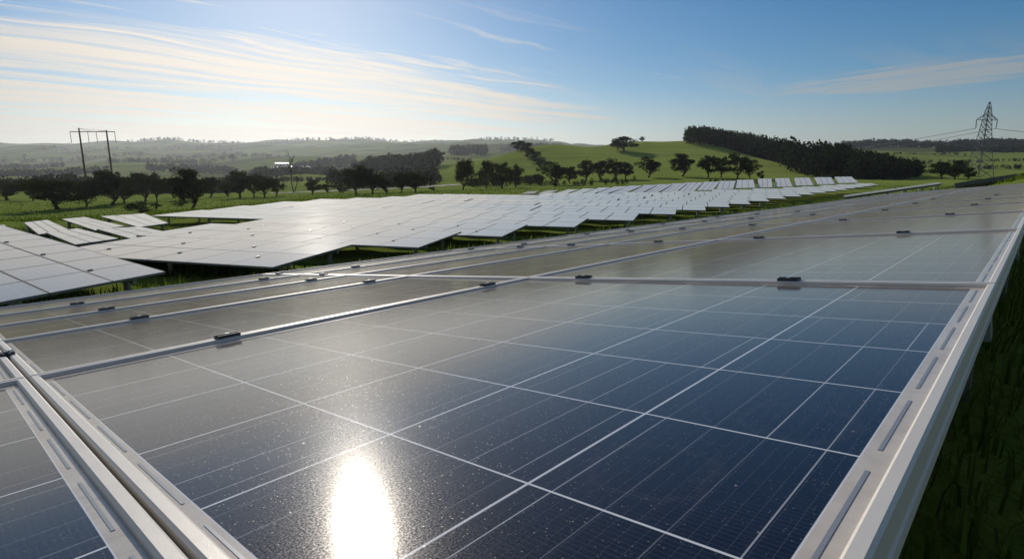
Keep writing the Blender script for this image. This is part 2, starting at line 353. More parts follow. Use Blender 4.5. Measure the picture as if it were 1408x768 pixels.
# ------------------------------------------------------------------ mesh helpers
class MB:
    def __init__(s): s.v = []; s.f = []; s.mi = []; s.uv = {}
    def quad(s, a, b_, c, d, mi=0, uv=None):
        i = len(s.v); s.v += [tuple(a), tuple(b_), tuple(c), tuple(d)]; s.f.append((i, i+1, i+2, i+3)); s.mi.append(mi)
        if uv: s.uv[len(s.f)-1] = uv
    def hexa(s, P, mi=0):
        """8 corners: bottom 4 counter-clockwise from above, top 4 the same"""
        i = len(s.v); s.v += [tuple(p) for p in P]
        for f in ((3,2,1,0), (4,5,6,7), (0,1,5,4), (1,2,6,5), (2,3,7,6), (3,0,4,7)):
            s.f.append(tuple(i+k for k in f)); s.mi.append(mi)
    def box(s, c, d, mi=0, X=Vector((1,0,0)), Yv=Vector((0,1,0)), Z=Vector((0,0,1))):
        c = Vector(c); P = []
        for z in (-1, 1):
            for x, y in ((-1,-1), (1,-1), (1,1), (-1,1)):
                P.append(c + X*(x*d[0]/2) + Yv*(y*d[1]/2) + Z*(z*d[2]/2))
        s.hexa(P, mi)
    def bar(s, p, q, wd, ht=None, mi=0, up=Vector((0,0,1))):
        p = Vector(p); q = Vector(q); ax = (q - p); L = ax.length; ax.normalize()
        sd = ax.cross(up)
        if sd.length < 1e-4: sd = ax.cross(Vector((1,0,0)))
        sd.normalize(); u2 = sd.cross(ax)
        s.box((p+q)/2, (wd, L, ht or wd), mi, sd, ax, u2)
    def tube(s, pts, rad, n=7, mi=0):
        pts = [Vector(p) for p in pts]; i0 = len(s.v)
        for k, p in enumerate(pts):
            ax = (pts[min(k+1, len(pts)-1)] - pts[max(k-1, 0)]).normalized()
            sd = ax.cross(Vector((.13,.31,.94))).normalized(); u2 = sd.cross(ax)
            for j in range(n):
                th = 2*math.pi*j/n; s.v.append(tuple(p + (sd*math.cos(th) + u2*math.sin(th))*rad[k]))
        for k in range(len(pts)-1):
            for j in range(n):
                a = i0 + k*n + j; b_ = i0 + k*n + (j+1) % n; s.f.append((a, b_, b_+n, a+n)); s.mi.append(mi)
        s.f.append(tuple(i0 + j for j in reversed(range(n)))); s.mi.append(mi)
        s.f.append(tuple(i0 + (len(pts)-1)*n + j for j in range(n))); s.mi.append(mi)
    def mesh(s, name, mats, inv=None, smooth=False):
        me = bpy.data.meshes.new(name)
        vv = s.v if inv is None else [tuple(inv @ Vector(p)) for p in s.v]
        me.from_pydata(vv, [], s.f)
        for mm in mats: me.materials.append(mm)
        me.polygons.foreach_set('material_index', s.mi)
        if s.uv:
            L = me.uv_layers.new(name='UVMap')
            for fi, uvs in s.uv.items():
                for k, li in enumerate(me.polygons[fi].loop_indices): L.data[li].uv = uvs[k]
        if smooth: me.polygons.foreach_set('use_smooth', [True]*len(me.polygons))
        me.update(); return me
    def build(s, name, mats, parent=None, inv=None, smooth=False):
        if not isinstance(mats, (list, tuple)): mats = [mats]
        return link(name, s.mesh(name, mats, inv, smooth), parent)
def link(name, data, parent=None):
    o = bpy.data.objects.new(name, data); col.objects.link(o)
    if parent is not None: o.parent = parent
    return o
def np_mesh(name, V, F, mats, smooth=False):
    me = bpy.data.meshes.new(name); V = np.asarray(V, np.float32); F = np.asarray(F, np.int32); n, k = F.shape
    me.vertices.add(len(V)); me.vertices.foreach_set('co', V.ravel()); me.loops.add(n*k); me.loops.foreach_set('vertex_index', F.ravel())
    me.polygons.add(n); me.polygons.foreach_set('loop_start', np.arange(n, dtype=np.int32)*k); me.polygons.foreach_set('loop_total', np.full(n, k, np.int32))
    for mm in mats: me.materials.append(mm)
    if smooth: me.polygons.foreach_set('use_smooth', np.ones(n, bool))
    me.update(calc_edges=True); me.validate(); return me
def tag(o, label=None, cat=None, group=None, kind=None):
    if label: o['label'] = label
    if cat: o['category'] = cat
    if group: o['group'] = group
    if kind: o['kind'] = kind
    return o
def empty(name, loc, label=None, cat=None, group=None):
    o = bpy.data.objects.new(name, None); o.empty_display_size = .3; col.objects.link(o); o.location = loc
    return tag(o, label, cat, group)
def copy_tree(o, parent=None):
    c = o.copy(); col.objects.link(c)
    if parent is not None: c.parent = parent
    for ch in [x for x in list(o.children)]: copy_tree(ch, c)
    return c
ORD = ['zeroth','first','second','third','fourth','fifth','sixth','seventh','eighth','ninth','tenth','eleventh','twelfth','thirteenth','fourteenth','fifteenth','sixteenth','seventeenth','eighteenth','nineteenth','twentieth','twenty-first','twenty-second','twenty-third','twenty-fourth','twenty-fifth','twenty-sixth','twenty-seventh','twenty-eighth','twenty-ninth','thirtieth']

# ------------------------------------------------------------------ ground
def ground():
    ang = np.concatenate([np.arange(-64, 64, .32), np.arange(64, 296, 5.0)])*math.pi/180
    rad = np.concatenate([[0.0], np.exp(np.linspace(math.log(.5), math.log(7800), 330))])
    na, nr = len(ang), len(rad)
    aa, rr = np.meshgrid(ang, rad); x = rr*np.sin(aa); y = rr*np.cos(aa); z = G(x, y)
    V = np.stack([x, y, z], -1).reshape(-1, 3)
    i = np.arange(nr-1)[:, None]*na; j = np.arange(na)[None, :]; j2 = (j+1) % na
    F = np.stack([i+j, i+j2, i+na+j2, i+na+j], -1).reshape(-1, 4)
    o = link('ground', np_mesh('ground', V, F[:, ::-1], [M['ground']], True)); tag(o, 'rolling green meadow ground and far hills', None, None, 'structure')
    return o
gnd = ground()

HZ = MB(); HZ.box((0, 600, 140), (17000, 17000, 420))
m = bpy.data.materials.new('thin valley air'); m.use_nodes = True; t = NT(m.node_tree); t.n.clear()
pv = t.n.new('ShaderNodeVolumePrincipled'); pv.inputs['Color'].default_value = (.86,.91,1,1); pv.inputs['Density'].default_value = .00009; pv.inputs['Anisotropy'].default_value = .55
oo = t.n.new('ShaderNodeOutputMaterial'); t.l.new(pv.outputs[0], oo.inputs['Volume'])
tag(HZ.build('haze', m), 'pale morning haze over the valley', None, None, 'stuff')

def ribbon(name, pts, wd, label):
    P = [Vector((u_of(px)*Y, Y, 0)) for px, Y in pts]; mb = MB(); L = []
    N = 10
    for k in range(len(P)-1):
        for s in range(N): L.append(P[k].lerp(P[k+1], s/N))
    L.append(P[-1]); prev = None
    for k, p in enumerate(L):
        d = (L[min(k+1, len(L)-1)] - L[max(k-1, 0)]).normalized(); n = Vector((d.y, -d.x, 0))*(wd/2)
        a, c = p - n, p + n; z = max(g1(a.x, a.y), g1(c.x, c.y), g1(p.x, p.y)) + .12
        cur = (Vector((a.x, a.y, z)), Vector((c.x, c.y, z)))
        if prev: mb.quad(prev[0], prev[1], cur[1], cur[0])
        prev = cur
    tag(mb.build(name, M['road']), label, None, None, 'structure')
ribbon('road', [(370, 150), (430, 152), (520, 160), (600, 172), (640, 190)], 5.0, 'pale gravel road behind the solar field')
ribbon('track', [(436, 400), (455, 375), (485, 345), (500, 330)], 6.0, 'pale dirt track curving down the lower hill')

# ------------------------------------------------------------------ the near solar table
S = .184
A3 = Vector((.68557, .72801, 0)); N3 = Vector((-.08428, .07937, .99328)).normalized(); B3 = N3.cross(A3).normalized()
def tw(a, b, c=0.0):      # table units (a along the table, b across it, c above the glass) to the world
    return A3*(a*S) + B3*(b*S) + N3*((c - 1.0)*S)
BASE_C = -3.4
root = empty('solar_table', tw(0, 0, BASE_C), 'long foreground solar table of dark blue panels filling the lower half of the photo', 'solar table')
Mr = Matrix((( A3.x, B3.x, N3.x), (A3.y, B3.y, N3.y), (A3.z, B3.z, N3.z))).to_4x4(); root.rotation_euler = Mr.to_euler()
Mroot = Matrix.Translation(root.location) @ Mr; Minv = Mroot.inverted()
def loc(a, b, c=0.0): return Vector((a*S, b*S, (c - BASE_C)*S))
CA = [-6.85, .455, 6.80] ; 
while len(CA) < 16: CA.append(CA[-1] + 7.30)
RB = [.315, 6.19, 9.52, 11.93, 14.33, 16.74]
LIPW, LIPH, GAP = .066, .035, .022
fr_cache = {}
def frame_mesh(LA, LB):
    mb = MB(); D = .165
    prof = [(.10, -D), (.0, -D), (.0, -.115), (.008, -.11), (.008, -.07), (.0, -.065), (.0, LIPH-.012), (.012, LIPH), (LIPW-.012, LIPH), (LIPW, LIPH-.012), (LIPW, -.012), (LIPW+.02, -.03), (LIPW+.02, -D+.03), (.10, -D+.02)]
    np_ = len(prof)
    for (cx, cyy, sx, sy) in ((0, 0, 1, 1), (LA, 0, -1, 1), (LA, LB, -1, -1), (0, LB, 1, -1)):
        for (i, z) in prof: mb.v.append(((cx + sx*i)*S, (cyy + sy*i)*S, z*S))
    for k in range(4):
        k2 = (k+1) % 4
        for j in range(np_):
            j2 = (j+1) % np_
            mb.f.append((k*np_+j, k2*np_+j, k2*np_+j2, k*np_+j2)); mb.mi.append(0)
    return mb.mesh('panel_frame', [M['frame']])
def sheet_mesh(LA, LB, nA, nB):
    mb = MB(); i0 = LIPW - .004
    mx = .060 if LA < 7 else .075; my = .105 if LB > 5 else .08
    xs = [i0, LIPW+mx, LA-LIPW-mx, LA-i0]; ys = [i0, LIPW+my, LB-LIPW-my, LB-i0]
    for i in range(3):
        for j in range(3):
            P = [(xs[i]*S, ys[j]*S, 0), (xs[i+1]*S, ys[j]*S, 0), (xs[i+1]*S, ys[j+1]*S, 0), (xs[i]*S, ys[j+1]*S, 0)]
            if i == 1 and j == 1: mb.quad(*P, mi=0, uv=[(0,0), (nA,0), (nA,nB), (0,nB)])
            else: mb.quad(*P, mi=1)
    return mb.mesh('cell_sheet', [M['cells'], M['backsheet']]), xs, ys
rib_cache = {}
def ribbons(LA, LB, nA, nB, xs, ys):
    """places of the interconnect ribbons in the margins: (x, y, turned)"""
    pitch = (xs[2]-xs[1])/nA; pb = (ys[2]-ys[1])/nB; out = []
    for k in range(nA): out.append((xs[1] + (k+.49)*pitch, (ys[0]+ys[1])/2 + .010, 0))
    for xc in ((xs[0]+xs[1])/2 + .006, (xs[2]+xs[3])/2 - .006):
        for k in range(nB): out.append((xc, ys[1] + (k+.48)*pb, 1))
    return out
_rb = MB(); _rb.box((0, 0, .0015*S), (.66*S, .015*S, .002*S)); RIB0 = _rb.mesh('ribbon', [M['ribbon']])
_rb = MB(); _rb.box((0, 0, .0015*S), (.0125*S, .66*S, .002*S)); RIB1 = _rb.mesh('ribbon', [M['ribbon']])
for ci in range(len(CA)-1):
    for ri in range(len(RB)-1):
        a0, a1, b0, b1 = CA[ci]+GAP/2, CA[ci+1]-GAP/2, RB[ri]+GAP/2, RB[ri+1]-GAP/2
        LA, LB = round(a1-a0, 4), round(b1-b0, 4); key = (LA, LB)
        nA = 7 if LA < 7 else 8; nB = max(2, round((LB-.3)/.93))
        if key not in fr_cache:
            sh, xs, ys = sheet_mesh(LA, LB, nA, nB)
            fr_cache[key] = (frame_mesh(LA, LB), sh, ribbons(LA, LB, nA, nB, xs, ys))
        fm, sh, rb = fr_cache[key]
        p = link('solar_panel', fm, root); p.location = loc(a0, b0)
        q = link('cell_sheet', sh, p)
        for (rx_, ry_, turn) in rb:
            if (ri == 0 and ci < 4 and not turn) or (turn and ci < 2 and ri < 2):
                o = link('ribbon', RIB1 if turn else RIB0, p); o.location = (rx_*S, ry_*S, 0)
# clamps over the joints
mbc = MB()
mbc.box((0, 0, .020*S), (.13*S, .22*S, .022*S)); mbc.box((0, 0, .000*S), (.020*S, .22*S, .10*S)); mbc.box((.048*S, 0, .036*S), (.026*S, .22*S, .012*S)); mbc.box((-.048*S, 0, .036*S), (.026*S, .22*S, .012*S))
mbb = MB(); mbb.tube([(0, 0, .031*S), (0, 0, .052*S)], [.030*S, .028*S], 6)
clamp_me = mbc.mesh('clamp', [M['clamp']]); bolt_me = mbb.mesh('bolt', [M['bolt']])
spots = []
for ci in range(1, 13):
    for bb in (2.15, 5.03, 7.9, 10.8, 13.1, 15.6)[:6 if ci < 8 else 2]: spots.append((CA[ci], bb, 0))
for ri in range(1, 5):
    for ci in range(0, 7 if ri < 3 else 5):
        spots.append((CA[ci] + 1.6, RB[ri], 1))
        if ci: spots.append((CA[ci] + 5.4, RB[ri], 1))
spots = [s for s in spots if not (s[0] < .5 and s[1] < 6)]
spots.sort(key=lambda s: s[0] + .3*s[1])
for (a, b_, r_) in [q for k, q in enumerate(spots) if k < 12 or k % 2 or (q[2] == 0 and q[0] < 15 and q[1] < 6)][:48]:
    c = link('clamp', clamp_me, root); c.location = loc(a + random.uniform(-.05,.05)*r_, b_ + random.uniform(-.08,.08)*(1-r_), LIPH - .010); c.rotation_euler = (0, 0, math.pi/2*r_ + random.uniform(-.03,.03))
    bo = link('bolt', bolt_me, c)
# rails, rafters and posts
for b_ in (1.6, 4.7, 8.0, 10.7, 13.2, 15.6):
    mb = MB(); mb.bar(loc(-6.8, b_, -.235), loc(CA[-1]-.1, b_, -.235), .14*S, .12*S); mb.build('rail', M['steel'], root)
for k in range(14):
    a = 6.95 + 7.3*k
    mb = MB(); mb.bar(loc(a, .37, -.42), loc(a, 16.4, -.42), .24*S, .23*S)
    if a < CA[-1]: mb.build('rafter', M['steel'], root)
    for b_ in (.58, 13.6):
        if a > CA[-1]: continue
        top = tw(a, b_, -.535); zb = g1(top.x, top.y) - .15
        mb = MB(); wd = .20*S
        # C-section post: web and two flanges
        for (ox, oy, sx, sy) in ((0, -.5, 1, .12), (-.44, 0, .12, .88), (.44, 0, .12, .88)):
            c0 = Vector((top.x, top.y, 0)) + A3*(ox*wd) + Vector((B2[0], B2[1], 0))*(oy*wd)
            mb.box(c0 + Vector((0, 0, (top.z + zb)/2)), (sx*wd, sy*wd, top.z - zb), 0, A3, Vector((B2[0], B2[1], 0)), Vector((0,0,1)))
        mb.build('post', M['steel'], root, Minv)

# ------------------------------------------------------------------ other tables of the field
post_cache = []
def table(corners, nU, nV, label, group, mat='far_cells', parts=True, th=.055, clamps=False, posts=True, cat='solar table', fmat='rim'):
    """corners P00 (low, u=0), P10 (low, u=1), P11 (high, u=1), P01 (high, u=0) of the glass"""
    P00, P10, P11, P01 = corners
    ctr = (P00 + P10 + P11 + P01)/4
    rt = empty('solar_table', (ctr.x, ctr.y, g1(ctr.x, ctr.y)), label, cat, group); inv = Matrix.Translation(-rt.location)
    nrm = (P10 - P00).cross(P01 - P00).normalized()
    if nrm.z < 0: nrm = -nrm
    def bl(u, v): return (P00*(1-u) + P10*u)*(1-v) + (P01*(1-u) + P11*u)*v
    LU = (P10-P00).length; LV = (P01-P00).length
    gu, gv = .011/LU*2, .011/LV*2; fu, fv = .028/LU, .028/LV
    flip = (P10 - P00).cross(P01 - P00).z < 0
    def panel(mb, u0, u1, v0, v1):
        o4 = [(u0,v0), (u1,v0), (u1,v1), (u0,v1)]; i4 = [(u0+fu,v0+fv), (u1-fu,v0+fv), (u1-fu,v1-fv), (u0+fu,v1-fv)]
        if flip: o4.reverse(); i4.reverse()
        O = [bl(*p) for p in o4]; I = [bl(*p) - nrm*.004 for p in i4]; Bt = [p - nrm*th for p in O]
        su, sv = (u1-u0)*LU/.17, (v1-v0)*LV/.17
        mb.quad(*I, mi=1, uv=[((p[0]-u0)/(u1-u0)*round(su), (p[1]-v0)/(v1-v0)*round(sv)) for p in i4])
        for k in range(4):
            k2 = (k+1) % 4
            mb.quad(O[k], O[k2], I[k2], I[k], mi=0); mb.quad(Bt[k], Bt[k2], O[k2], O[k], mi=0)
        mb.quad(*reversed(Bt), mi=0)
    one = MB()
    for i in range(nU):
        for j in range(nV):
            mb = MB() if parts else one
            # small mounting differences between neighbouring panels
            panel(mb, i/nU + gu/2, (i+1)/nU - gu/2, j/nV + gv/2, (j+1)/nV - gv/2)
            if parts: mb.build('solar_panel', [M[fmat], M[mat]], rt, inv)
    if not parts: one.build('panel_deck', [M[fmat], M[mat]], rt, inv)
    if clamps:
        for i in range(1, nU):
            for v in ((.3,) if i % 2 else (.7,)):
                c = bl(i/nU, v); mb = MB(); mb.box(c + nrm*.012, (.06, .11, .02), 0, (P10-P00).normalized(), (P01-P00).normalized(), nrm); mb.build('clamp', M['clamp'], rt, inv)
    # purlins along the table and posts to the ground
    for v in (.2, .8):
        mb = MB(); mb.bar(bl(.005, v) - nrm*(th+.06), bl(.995, v) - nrm*(th+.06), .07, .10); mb.build('purlin', M['steel'], rt, inv)
    if posts:
        n = max(2, int(LU/3.2) + 1)
        for k in range(n):
            u = .04 + .92*k/(n-1)
            for v in (.2, .8):
                p = bl(u, v) - nrm*(th+.10); zb = g1(p.x, p.y) - .1
                mb = MB(); mb.box((p.x, p.y, (p.z+zb)/2), (.11, .09, max(.05, p.z-zb))); mb.build('post', M['steel'], rt, inv)
    return rt

H0 = 2.42
def on(px, py, h=H0): Y = -h/float(zy(py)); return at(px, py, Y)
# rows of the valley array, each ending in a step along the grass aisle
CORN = [(375,367), (575,340), (690,325), (790,312), (871,303), (929,294.5), (971,289), (1004,284.5), (1033,280.5), (1059,276.5), (1082,273), (1103,270), (1121,267.5), (1138,265), (1153,263), (1167,261), (1179,259), (1190,257.4), (1200,255.8), (1209,254.4), (1217,253.2), (1225,252)]
UD = Vector((-.954, .30, 0)); VD = Vector((.30, .954, 0))
BND = ([-60, -22.5, -21, -19, -11.7, -.3, 8.7, 32, 57, 90], [29.5, 29.5, 41, 48, 61, 61, 62, 73, 92, 104])   # back edge of the rows: Y at x
def back(x): return float(np.interp(x, *BND))
GRP = 'solar tables in the packed rows of the valley'
rows = []
for k, (px, py) in enumerate(CORN):
    Y = 14.6 + 3.62*k
    c = at(px, py, Y); rows.append(c)
DEPTH = 3.72
for k, c in enumerate(rows):
    s, n = 0.0, 0
    Lmax = 0
    while True:
        p = Vector((c.x, c.y, 0)) + UD*(Lmax+.5)
        if p.y + DEPTH*.9 > back(p.x) or Lmax > 75 or p.x < -23.0: break
        Lmax += .5
    if k == 0: Lmax = 8.9
    if k == 1: Lmax = min(Lmax, 12.4)
    if k == 2: Lmax = min(Lmax, 14.2)
    if Lmax < 2: continue
    while s < Lmax - 1.2:
        L = min(random.choice((9.0, 10.5, 12.0)) if k else 8.9, Lmax - s)
        if Lmax - s - L < 3: L = Lmax - s
        far = k > 8
        zl = c.z + (random.uniform(-.03, .03) if n else 0); ti = .16 + (random.uniform(-.04, .04) if n or k > 1 else 0)
        drop = -.02*s/10
        def pt(sv, d, z): 
            q = Vector((c.x, c.y, 0)) + UD*sv + VD*d; q.z = z; return q
        P00 = pt(s, 0, zl+drop); P10 = pt(s+L-.12, 0, zl+drop); P11 = pt(s+L-.12, DEPTH, zl+ti+drop); P01 = pt(s, DEPTH, zl+ti+drop)
        zmin = max(g1(p.x, p.y) for p in (P00, P10, P11, P01)) + .22
        for p in (P00, P10, P11, P01): p.z = max(p.z, zmin)
        n += 1
        lab = f'{ORD[n]} table in from the stepped end of the {ORD[k+1]} row beyond the grass aisle'
        table([P00, P10, P11, P01], max(2, round(L/1.5)), 2, lab, GRP, parts=k < 7, clamps=k < 3, posts=k < 10)
        s += L
# loose tables at the left border of the valley array
def rect_px(q, **kw): return [on(*p) for p in q]
def lift(q, dz): 
    P = rect_px(q); P[2].z += dz; P[3].z += dz
    return P
LEFT = [
 ([(53,322), (97,316), (66,304), (33,308)], 'short pale table alone at the left border of the valley array near the grass'),
 ([(103,336), (164,327.5), (107,316), (63,322)], 'pale table with a dark gap on both sides, in front of the shortest left table'),
 ([(131,316.5), (172,310.5), (117,300), (85,303)], 'narrow pale table reaching back to the grass behind the short left table'),
 ([(181,328), (243,321), (192,313.5), (133,317)], 'pale table tucked behind the left end of the front row'),
 ([(191,312), (232,306.5), (199,295), (138,299)], 'wide pale table at the back left corner beside the round dark bush'),
]
for q, lab in LEFT:
    P = lift(q, .08); table(P, 3, 2, lab, 'loose tables on the left border of the valley array', posts=True)
# side table cut by the left edge of the photo
c0, c1, c2, c3 = on(228, 373, 2.3), on(-60, 426, 2.3), on(-110, 282, 2.3), on(0, 310, 2.3)
c1 = c0 + Vector((-.31,-.95,0)).normalized()*9.5; c1 = at(-40, 422.5, 9.6)
c3 = at(3, 309.5, 21.0); c2 = c1 + (c3 - c0)
table([c0, c3, c2, c1], 8, 3, 'grey brown table cut off by the left edge of the photo', None, mat='edge_cells', clamps=True)
c0 = at(20, 325, 24.2); c1 = at(-40, 331, 23.0); c3 = at(7, 308.5, 29.5); c2 = c1 + (c3 - c0)
table([c0, c3, c2, c1], 4, 2, 'small pale table behind the table cut by the left edge', None)
# separated tables on the rise behind the rows: low edge towards the camera, clear dark gaps between
ST = [(716,266.6,741,262.6), (738,266.6,768,261.4), (761,266.4,796,260.2), (783,266.2,818,259.0), (801,266,840,257.6), (819,266,864,256.2), (838,266,884,255), (863,266,904,254), (884,265.6,925,253), (907,265,945,251.8), (934,263.4,967,250.6), (958,261.6,990,249.6), (985,260.2,1012,248.4), (1011,258.6,1036,247), (1042,257.8,1061,245.4), (1066,256.8,1085,244.8), (1094,255,1113,244.2), (1124,253.4,1143,243.6), (1153,251.6,1171,242.8)]
SW = [18,18,18,18,17,17,21,19,21,24,22,24,25,30,22,26,27,26,30]
SWT = [16,16,16,17,17,20,20,20,23,22,26,23,24,24,20,20,22,25,25]
for i, ((lx, ly, hx, hy), wl, wt) in enumerate(zip(ST, SW, SWT)):
    wl *= .92; wt *= .95
    Y = float(np.interp(lx, [700, 1000, 1190], [70, 83, 103])); dY = 9.0
    P00 = at(lx, ly, Y); P10 = at(lx+wl, ly - .02*wl, Y + .2); P11 = at(hx, hy, Y+dY); P01 = at(hx-wt, hy + .01*wt, Y+dY)
    table([P00, P10, P11, P01], 3, 3, f'{ORD[i+1]} from the left of the separated tilted tables standing behind the packed rows', 'separated tilted tables behind the rows', parts=False, mat='ridge_cells')
# two tables seen edge-on on the right
def edge_table(p, q, depth, rise, lab, n, th):
    P00, P10 = p, q; d = (q - p).normalized(); v = Vector((p.x, p.y, 0)).normalized()*depth
    if v.y < 0: v = -v
    table([P00, P10, P10 + v + Vector((0,0,rise)), P00 + v + Vector((0,0,rise))], n, 2, lab, None, parts=True, th=th, mat='edge_cells', fmat='dark_frame')
edge_table(at(1160, 271.0, 46), at(1296, 252.0, 56), 4.0, .03, 'low table seen edge-on in the grass at the right, thin pale top', 6, .10)
edge_table(at(1312, 252.0, 50), at(1399, 238.6, 46), 4.0, -.30, 'dark raised table seen edge-on at the right below the lattice pylon', 5, .34)

# ------------------------------------------------------------------ trees
def tree_proto(seed, kind):
    r = np.random.default_rng(seed)
    mb = MB(); C = []
    if kind == 'round':      # low, dome to the ground
        th, cz, rx, rz = .16, .52, .50, .46; ncl = 46
    elif kind == 'oak':      # forked trunk, wide flat-bottomed crown
        th, cz, rx, rz = .15, .56, .50, .43; ncl = 44
    elif kind == 'tall':
        th, cz, rx, rz = .11, .54, .46, .46; ncl = 48
    else:                    # bush
        th, cz, rx, rz = .05, .45, .50, .50; ncl = 34
    nlob = {'round': 16, 'oak': 15, 'tall': 15, 'bush': 9}[kind]
    for q in range(nlob):
        while True:
            p = r.uniform(-1, 1, 3)
            if .10 < (p**2).sum() < 1: break
        if kind == 'oak' and p[2] < -.7: p[2] = -.8 + .3*r.random()
        if kind == 'tall': p[:2] *= (1.0 - .35*max(0, p[2]))
        lc = np.array([p[0]*rx*.72, p[1]*rx*.72, cz + p[2]*rz*.72]); lr = r.uniform(.10, .22)
        for _ in range(6):
            d = r.normal(size=3); d /= np.linalg.norm(d); d = lc + d*lr*r.uniform(.3, 1)*np.array([1.15, 1.15, .75])
            C.append((d[0], d[1], min(max(d[2], th*.75), .94), r.uniform(.05, .12)))
    ncl = len(C)
    C = np.array(C)
    # trunk and limbs
    top = np.array([r.normal()*.03, r.normal()*.03, th])
    mb.tube([(0,0,-.03), (top[0]*.4, top[1]*.4, th*.5), tuple(top)], [.042, .032, .026], 8)
    for c in C[r.permutation(ncl)[:16]]:
        midp = top*.55 + c[:3]*.45 + np.array([0, 0, -.03]) + r.normal(size=3)*.02
        mb.tube([tuple(top - np.array([0,0,.02])), tuple(midp), tuple(c[:3])], [.015, .009, .003], 5)
    nl = 62
    V = []; 
    for (x, y, z, rad) in C:
        d = r.normal(size=(nl, 3)); d /= np.linalg.norm(d, axis=1)[:, None]; rr_ = rad*(.35 + .75*r.random(nl)**.6)
        ctr = np.array([x, y, z]) + d*rr_[:, None]*np.array([1.15, 1.15, .8])
        a = r.normal(size=(nl, 3)); a /= np.linalg.norm(a, axis=1)[:, None]
        b_ = np.cross(a, r.normal(size=(nl, 3))); b_ /= np.linalg.norm(b_, axis=1)[:, None]
        sz = r.uniform(.012, .030, nl)[:, None]
        V.append(np.stack([ctr - a*sz, ctr + b_*sz*.62, ctr + a*sz, ctr - b_*sz*.62], 1))
    V = np.concatenate(V).reshape(-1, 3); V[:, 2] = np.maximum(V[:, 2], .02)
    F = np.arange(len(V)).reshape(-1, 4)
    return mb.mesh('trunk', [M['bark']], smooth=True), np_mesh('crown', V, F, [M['leaf']])
PROTO = {k: [tree_proto(11 + 17*i + 5*j, k) for i in range(n)] for j, (k, n) in enumerate((('round', 2), ('oak', 4), ('tall', 4), ('bush', 2)))}
cnt = {}
def tree(px, base, top, wpx, kind, label, group, y0=62, y1=900, name=None, Y=None):
    if Y is None: x, Y, z = ground_at(px, base, y0, y1)
    else: x = u_of(px)*Y; z = g1(x, Y)
    h = (float(zy(top)) * Y - z); wd = wpx/781.6*Y
    i = cnt.get(kind, 0); cnt[kind] = i+1; tm, cm = PROTO[kind][i % len(PROTO[kind])]
    rt = empty(name or ('bush' if kind == 'bush' else 'tree'), (x, Y, z - .02), label, 'bush' if kind == 'bush' else 'tree', group)
    rt.rotation_euler = (0, 0, rng.uniform(0, 6.28)); sc = (wd/.96, wd/.96, h/.98)
    for nm, me in (('trunk', tm), ('crown', cm)):
        o = link(nm, me, rt); o.scale = sc
    return rt
LT = 'trees in a row beyond the left of the solar field'
for a in [
 (4, 275, 245, 56, 'round', 'hazy grey-green tree at the left edge of the photo behind the meadow', LT),
 (40, 276, 240.5, 30, 'tall', 'hazy tree half hidden behind the left of the big domed tree', LT),
 (73, 288, 243, 80, 'round', 'big dark domed tree with its crown nearly on the grass, left meadow', LT),
 (113, 284, 243, 34, 'tall', 'dark tree touching the right side of the big domed tree', LT),
 (148, 282, 232, 60, 'oak', 'broad oak with a double trunk under the left timber pole structure', LT),
 (166, 280, 239, 38, 'oak', 'slim-trunked tree just right of the broad double-trunk oak', LT),
 (195, 277, 231, 40, 'tall', 'upright dark tree behind the round bush by the panels', LT),
 (212, 278, 237, 30, 'oak', 'narrow tree right beside the upright tree behind the bush', LT),
 (236, 272, 242, 30, 'oak', 'smaller tree between the upright pair and the lone wide oak', LT),
 (259, 288, 229, 60, 'oak', 'lone wide oak standing nearest the panels, trunk clear of the others', LT),
 (286, 271, 239, 34, 'tall', 'tree directly right of the lone wide oak, set further back', LT),
 (310, 270, 245, 26, 'bush', 'low leafy tree beside the spreading oak with the pale grass below', LT),
 (327, 272, 231, 44, 'oak', 'spreading oak at the right half of the left tree row', LT),
 (347, 271, 238, 30, 'oak', 'first of three similar small oaks left of the bare tree', LT),
 (361, 272, 237, 34, 'oak', 'middle of three similar small oaks left of the bare tree', LT),
 (378, 270, 244, 28, 'oak', 'last of three similar small oaks, the closest to the bare tree', LT),
 (185, 294, 273, 40, 'bush', 'round dark bush at the back edge of the panels', None),
 (209, 288, 277, 16, 'bush', 'small shrub to the right of the round dark bush', None),
 (243, 283, 272, 26, 'bush', 'low shrub in the tree shade left of the lone wide oak', None)]:
    tree(*a)
CT = 'trees behind the middle of the solar field'
